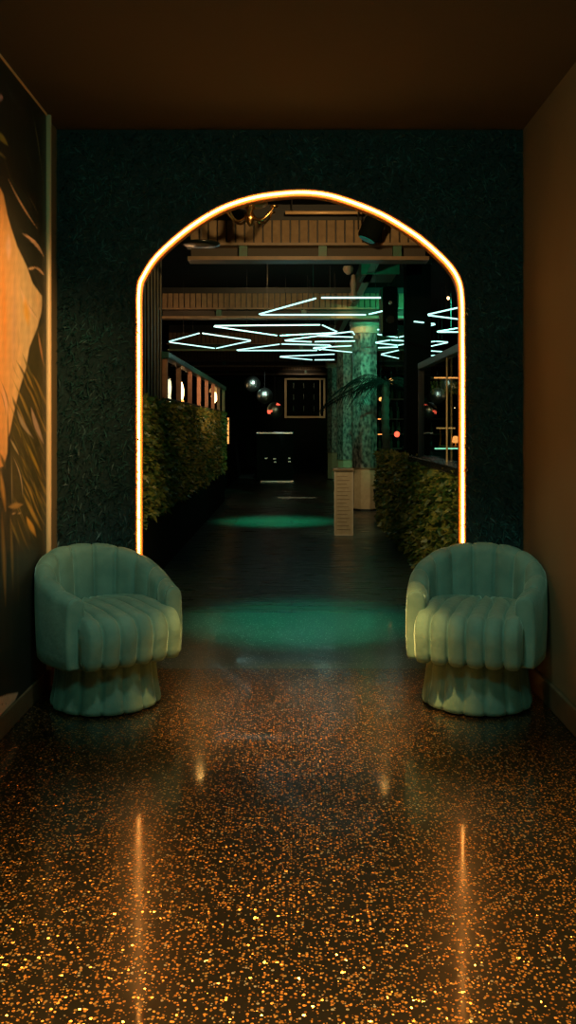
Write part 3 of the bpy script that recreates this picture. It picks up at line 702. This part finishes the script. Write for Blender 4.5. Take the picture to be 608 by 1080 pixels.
# ================================================================== patterned columns
def column():
    t = empty('patterned_column'); n = 8; rt = PI/8; k = .1925/math.cos(PI/8)
    MB().lathe([(k,.69),(k,2.86)], n=n, rot=rt).build('shaft', M['mosaic'], t, bevel=.004)
    MB().lathe([(k*.93,.03),(k*.93,.69)], n=n, rot=rt).build('lower_cladding', M['tan'], t)
    MB().lathe([(k*1.02,0),(k*1.02,.03)], n=n, rot=rt).build('plinth', M['black'], t)
    MB().lathe([(k*1.10,2.85),(k*1.12,2.865),(k*1.12,2.97),(k*1.19,2.99),(k*1.21,3.04),(k*1.10,3.07)], n=32).build('capital', mat('pale_capital',(.42,.38,.28),.5), t)
    MB().lathe([(k*1.05,.672),(k*1.05,.69)], n=n, rot=rt).build('collar', M['flange'], t)
    MB().lathe([(.1,3.07),(.1,3.5)], n=16).build('top_post', M['black'], t)
    return t
cl = column(); cl.location = (1.18, 14.75, 0); GR = 'patterned columns of the hall'
tag(cl, 'front column of the patterned green row, nearest the arch', 'column', GR)
cl2 = copy_tree(cl); cl2.location = (1.11, 19.0-.55, 0); cl2['label'] = 'second patterned green column of the row, half behind the front one'
cl3 = copy_tree(cl); cl3.location = (1.10, 23.3, 0); cl3['label'] = 'third and farthest patterned green column of the row'
# pedestal
t = empty('pedestal', (.645, 11.4, 0)); tag(t, 'tan rectangular pedestal standing before the patterned columns', 'pedestal')
MB().box((-.11,-.10,0),(.11,.10,.80)).build('body', M['tan'], t, bevel=.004)
MB().box((-.135,-.12,.80),(.125,.12,.83)).build('top', M['flange'], t, bevel=.004)
for sx in (-.118, .106): MB().box((sx,-.108,.0),(sx+.012,-.10,.80)).build('edge_trim', mat('pale_trim',(.6,.52,.38),.5) if sx < 0 else bpy.data.materials['pale_trim'], t)
MB().box((-.106,-.108,0),(.106,-.10,.012)).build('edge_trim', bpy.data.materials['pale_trim'], t)
mb = MB()
for i in range(15):
    z = .07+i*.047; l = .085-.03*((i*7) % 5)/5; mb.box((-.085,-.1035,z),(-.085+2*l,-.1005,z+.008))
mb.build('grooves', mat('groove',(.28,.20,.11),.7), t)

# ================================================================== palm
def palm(x, y, label):
    t = empty('potted_palm', (x,y,0)); tag(t, label, 'palm')
    pts = []; rd = []
    for j in range(24): z = .40+1.62*j/23; pts.append((.02*math.sin(z*3), .015*math.cos(z*2), z)); rd.append(.055+.012*(j % 2))
    MB().tube(pts, rd, 12).build('trunk', M['bark'], t)
    MB().lathe([(.15,0),(.19,.36),(.20,.40),(.17,.40)], n=20).build('pot', M['black'], t)
    for i, (az, up, L_) in enumerate([(a_, u_, l_*1.35) for a_, u_, l_ in [(175,.22,.72),(188,.05,.78),(165,.34,.58),(202,-.05,.86),(150,.15,.5),(235,.2,.6),(0,.25,.42),(30,.1,.40),(-40,.2,.45),(90,.3,.5),(120,.05,.6),(270,.15,.5)]]):
        a = R(az); mb = MB(); rib = []
        for j in range(15):
            q = j/14; rib.append(Vector((math.cos(a)*L_*q, math.sin(a)*L_*q, 2.02+up*math.sin(PI*q*.8)*.7-.50*q*q)))
        mb.tube(rib, [.009*(1-.8*j/14) for j in range(15)], 5)
        sd = Vector((-math.sin(a), math.cos(a), 0)); fw = Vector((math.cos(a), math.sin(a), 0))
        for j in range(1, 25):
            q = j/25; f_ = q*14; b_ = rib[int(f_)].lerp(rib[min(int(f_)+1,14)], f_-int(f_)); ll = .30*math.sin(PI*min(1,q*.85+.12))
            for s in (-1,1):
                tip = b_+sd*s*ll*.75+fw*ll*.6+Vector((0,0,-ll*.55)); mid = b_.lerp(tip,.45)+Vector((0,0,.02)); wv = fw*.008
                mb.add([b_-wv*.5, b_+wv*.5, mid+wv, mid-wv, tip], [(0,1,2,3),(3,2,4)])
        mb.build('frond', M['leaf_d'], t)
palm(1.43, 13.75, 'dark palm with drooping fronds in front of the patterned columns')

# ================================================================== glass screen on the right
t = empty('glass_screen', (1.30, 7.4, 1.0)); tag(t, 'framed glass screen standing on the right hedge', 'glass screen')
MB().box((-.004,-1.8,.06),(.004,1.68,.92)).build('glass_pane', M['glass'], t)
MB().box((-.035,-1.9,.92),(.035,1.74,.985)).build('top_rail', M['green_metal'], t, bevel=.006)
MB().box((-.13,-1.9,.0),(.06,1.74,.06)).build('sill', M['blackg'], t, bevel=.006)
for y in (-1.85,1.70): MB().box((-.03,y,.06),(.03,y+.04,.92)).build('post', M['black'], t)
MB().tube([(-.02,.10,.06),(-.02,.10,.92)], .008, 8).build('mullion', M['brass'], t)

# ================================================================== light lines hung under the ceiling
ZP = 2.66
def hp(u, v):
    Y = F*(ZP-H)/(VY-v); return Vector(((u-VX)*Y/F, Y, ZP))
NE = [
 ('open zigzag of white light tubes nearest the arch', [[(273,331.5),(334,314.5)],[(337,314),(404,314)],[(273,332),(388,332)],[(389,331.5),(404,328)]]),
 ('large kite-shaped outline of white light tubes left of the columns', [[(225,343.6),(339.6,342.6)],[(340,342.8),(356,350)],[(225,344.2),(293,354)],[(294.5,354),(356,350.8)]]),
 ('diamond outline of white light tubes at the far left of the ceiling lights', [[(178.4,360.2),(210.6,351.4)],[(213,351.4),(265,359)],[(265,359.4),(228,367.4)],[(227,367.4),(178.4,360.8)]]),
 ('long flat outline of white light tubes behind the left diamond', [[(249.4,369.3),(295.5,363)],[(296,362.8),(349.5,364)],[(249.4,369.7),(336,369.6)],[(337,369.4),(349.5,364.4)]]),
 ('slim wedge of white light tubes left of the front column', [[(300,359),(356,351.6)],[(300,359.4),(330,360.6)],[(331,360.4),(376,359.6)]]),
 ('lowest slim wedge of white light tubes near the far beams', [[(295,376),(354,373.5)],[(295,376.4),(330,379.6)],[(331,379.6),(354,379.4)]]),
 ('wedge of white light tubes just left of the black column', [[(397,347.6),(421,347.8)],[(398,352.4),(420,356)],[(421,355.8),(440,351)]]),
 ('flat diamond of white light tubes behind the black column', [[(396,361.2),(412,358.6)],[(412,358.6),(440,360.4)],[(440,360.8),(420,364.2)],[(420,364.2),(396,361.6)]]),
 ('low wedge of white light tubes between columns', [[(402,373.6),(421,369.4)],[(402,374),(421,378)]]),
 ('sharp white light wedge at the right, highest beside the black column', [[(451,331.8),(492,322.6)],[(451,332.4),(492,337.6)]]),
 ('short white light wedge right of the black column pointing right', [[(436,339),(459.7,341.6)],[(459.7,342),(436,348.4)]]),
 ('white light wedge cut by the arch jamb at the right', [[(460.6,349.8),(492,344.6)],[(460.6,350.2),(492,350.2)]]),
 ('small closed kite of white light tubes at the right', [[(444,361.7),(460,360)],[(460,360),(473,360.9)],[(473,361.2),(453,365.6)],[(453,365.6),(444,362)]]),
 ('lowest white light wedge right of the black column', [[(438,369),(478,371.6)],[(478,372),(438,377.6)]]),
 ('small white light wedge beside the right jamb', [[(474,367.8),(492,363)],[(474,368.2),(492,370.6)]]),
 ('nested white light outline in the middle of the ceiling', [[(335,354),(372,349.6)],[(372,349.6),(374,353)],[(335,354.4),(374,355.6)]]),
 ('broad white light outline crossing between the columns', [[(330,366.8),(372,364.6)],[(398,366.8),(421,366)],[(330,367.4),(372,371.6)]]),
]
for lab, segs in NE:
    P_ = [p for s in segs for p in s]; w_ = [hp(*p) for p in P_]; c = sum(w_, Vector())/len(w_)
    t = empty('light_outline', tuple(c)); tag(t, lab, 'neon light', 'geometric light tubes under the hall ceiling')
    for a, b in segs:
        A, B = hp(*a)-c, hp(*b)-c; d = (B-A); l = d.length; d.normalize(); A2, B2 = A+d*min(.02,l*.05), B-d*min(.02,l*.05)
        MB().tube([A2,B2], .0085, 8).build('light_tube', M['neon'], t)
        mid = (A+B)/2; MB().tube([mid+Vector((0,0,.012)), mid+Vector((0,0,HH-ZP))], .0022, 5).build('suspension_wire', M['wire'], t)

# ================================================================== far end of the hall
M['mirror'] = mat('mirror_facets', (.75,.9,.86), .32, metal=1)
for i, (u, v, lab) in enumerate([(266.5,405,'highest and leftmost of the three mirror balls'),(279.4,417.4,'middle one of the three mirror balls, catching white light'),(290,432.8,'lowest of the three mirror balls, with red glints')]):
    c = px(u,v,20.2-.3*i); t = empty('mirror_ball', tuple(c)); tag(t, lab, 'mirror ball', 'mirror balls before the back wall')
    bm = bmesh.new(); bmesh.ops.create_uvsphere(bm, u_segments=22, v_segments=14, radius=.175); me = bpy.data.meshes.new('ball'); bm.to_mesh(me); bm.free()
    me.materials.append(M['mirror']); me.materials.append(M['redglow']); o = bpy.data.objects.new('ball', me); COL.objects.link(o); o.parent = t
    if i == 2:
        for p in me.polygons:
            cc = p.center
            if cc.y < -.05 and ((cc.x > .04 and cc.z > .10 and cc.x < .11) or (cc.x < -.07 and -.06 < cc.z < .01)): p.material_index = 1  # red glints put on these facets as a glowing colour
    MB().tube([(0,0,.17),(0,0,HH-c.z)], .005, 6).build('cord', M['wire'], t)
lamp('mirror_ball_pin_spot', 'SPOT', (-.6, 17.4, 3.2), 260, (.75,1,.85), (R(69),0,R(2)), spot=15, blend=.5, radius=.03)  # unseen narrow spot that brightens the mirror balls
# framed panel on the back wall
t = empty('framed_panel', (.41, HY1-.03, 1.66)); tag(t, 'square gold-framed dark panel on the back wall', 'framed panel')
MB().box((-.60,0,0),(.60,.03,1.18)).build('panel', M['picture'], t)
for a, b in [((-.64,-.04,-.04),(.64,0,.02)),((-.64,-.04,1.16),(.64,0,1.21)),((-.64,-.04,.02),(-.57,0,1.16)),((.58,-.04,.02),(.64,0,1.16)),((.46,-.035,.02),(.50,0,1.16))]:
    MB().box(a,b).build('frame_bar', M['frame'], t, bevel=.005)
for i in range(3):
    for j in range(3): MB().box((-.36+.32*i,-.02,.18+.36*j),(-.35+.32*i,-.001,.34+.36*j)).build('glint_strip', M['green_metal'], t)  # glints on the dark panel, shaped as thin strips
lamp('panel_light', 'SPOT', (.3, 25.6, 3.1), 60, (1,.72,.42), (R(70),0,0), spot=50, blend=.8, radius=.1)
# booth
t = empty('booth_counter', (-.42, 22.3, 0)); tag(t, 'black booth counter with bright metal edges at the end of the aisle', 'counter')
MB().box((-.45,0,.03),(.45,.6,1.17)).build('body', M['hall_dark'], t, bevel=.01)
MB().box((-.45,-.03,1.17),(.45,.62,1.215)).build('countertop', M['chrome'], t, bevel=.006)
MB().box((-.33,-.045,0),(.47,-.005,.03)).build('kick_strip', M['chrome'], t, bevel=.004)
for xx, zz in ((-.24,.56),(-.03,.55),(-.02,.47),(.33,.56),(.33,.48)): MB().box((xx,-.015,zz),(xx+.06,-.002,zz+.03)).build('handle', M['chrome'], t)
lamp('booth_light', 'SPOT', (-.35, 20.6, 2.6), 4, (.85,1,.9), (R(38),0,0), spot=50, blend=.8, radius=.05)
# brass threshold on the floor
o = MB().box((-.3,0,0),(.42,.03,.006)).build('floor_strip', M['chrome'], loc=(.05, 17.3, 0)); tag(o, 'thin bright metal strip lying across the dark hall floor', 'floor strip')

# back bar, seen through the glass and between the columns
t = empty('bar_counter', (3.3, 17.2, 0)); tag(t, 'long dark bar counter with a pale green light strip, seen through the glass', 'bar')
MB().box((-1.1,0,0),(1.6,.55,.90)).build('body', M['black'], t); MB().box((-1.15,-.04,.90),(1.6,.6,.97)).build('countertop', M['blackg'], t, bevel=.006)
MB().box((-.60,-.046,.925),(.1,-.04,.95)).build('light_strip', M['ledgreen'], t)
t = empty('bar_shelf', (3.3, 17.9, 1.9)); tag(t, 'shelf with a warm light edge above the bar counter', 'shelf')
MB().box((-.7,-.15,.38),(1.6,.15,.42)).build('board', M['web'], t); MB().box((-.52,-.16,.39),(.0,-.15,.415)).build('light_strip', M['glow2'], t)
for sx in (-.65,.5,1.55): MB().tube([(sx,0,.42),(sx,0,1.6)], .012, 8).build('hanging_rod', M['black'], t)
n_ = 1200; P = np.stack([rng.uniform(-.55,1.0,n_), rng.uniform(-.15,.1,n_), rng.uniform(.12,.36,n_)],1)
blades('trailing_foliage', n_, P, np.tile([0,-.4,-.5],(n_,1)), .07, .035, M['leaf'], t, droop=.6, spread=.7)
def barstand(c, label):
    t = empty('counter_stand', c); tag(t, label, 'stand')
    MB().box((-.14,-.05,.0),(.14,.05,.02)).build('base', M['gold'], t)
    for s in (-.12,.11): MB().tube([(s,0,.02),(s*.9,0,.20),(s,0,.34)], .012, 8).build('leg', M['gold'], t)
    MB().box((-.18,-.06,.34),(.16,.06,.365)).build('tray', M['shade'], t)
barstand((2.96,17.4,.97), 'small gilt stand on the bar counter')
t = empty('table_lamp', (3.13,17.35,.97)); tag(t, 'small glowing amber lamp on the bar counter, right of the gilt stand', 'lamp')
MB().lathe([(.04,0),(.03,.02),(.01,.03),(.01,.07)], n=14).build('base', M['gold'], t, smooth=True); MB().lathe([(.05,.07),(.07,.10),(.05,.19),(.03,.20)], n=16).build('lamp_shade', M['glow2'], t, smooth=True)
lamp('bar_light', 'POINT', (3.05,17.0,1.7), 5, (1,.6,.3), radius=.008)
# shelving between columns and black post
t = empty('bottle_cabinet', (2.6, 22.0, 0)); tag(t, 'dark open cabinet of lit shelves behind the patterned columns', 'cabinet')
MB().box((-.6,.3,0),(1.2,.34,2.4)).build('back_panel', M['hall_dark'], t)
for z in (.8,1.15,1.52,2.0): MB().box((-.6,-.02,z),(1.2,.3,z+.03)).build('shelf', M['web'], t)
for sx in (-.64,1.2): MB().box((sx,-.02,0),(sx+.04,.34,2.4)).build('side_panel', M['black'], t)
for a, b in (((-.52,-.026,1.525),(-.32,-.02,1.545)),((-.52,-.026,1.155),(-.38,-.02,1.175))): MB().box(a,b).build('light_strip', M['glow2'], t)
bt = MB(); bt.lathe([(.035,0),(.04,.01),(.04,.15),(.015,.20),(.014,.26),(.018,.265),(.018,.28)], n=12)
me = bt.build('bottle', M['bottle'], smooth=True); first = True
for z in (.83,1.18,1.55,2.03):
    for i in range(9):
        o = me if first else me.copy()
        if not first: COL.objects.link(o)
        first = False; o.location = (2.12+i*.16+.02*math.sin(i*5+z*9), 22.12, z)
        tag(o, 'dark green bottle on the %s shelf of the lit cabinet behind the columns' % {.83:'lowest',1.18:'second lowest',1.55:'second highest',2.03:'top'}[z], 'bottle', 'bottles on the %s cabinet shelf' % {.83:'lowest',1.18:'second lowest',1.55:'second highest',2.03:'top'}[z])
for i, (u, v, mk, sz, lab) in enumerate([(402,421,'glow2',.035,'small amber pendant bulb just right of the front column'),(413,402,'glow2',.05,'tiny paired amber pendant nearest the trunk top'),(419,458,'redglow',.05,'reddish glowing globe lamp low between column and black post'),(473,314.5,'glow',.02,'single tiny white pendant bulb under the ceiling at far right'),(442,455,'glow2',.03,'small amber globe lamp seen just right of the black post')]):
    c = px(u,v,16.0 if v > 350 else 12); t = empty('globe_lamp', tuple(c)); tag(t, lab, 'lamp', 'small globe lamps of the hall')
    MB().lathe([(.2*sz,-sz),(.75*sz,-.7*sz),(sz,0),(.75*sz,.7*sz),(.2*sz,sz)], n=14).build('globe', M[mk], t, smooth=True)
    MB().tube([(0,0,sz),(0,0,HH-c.z)], .003, 5).build('cord', M['wire'], t)
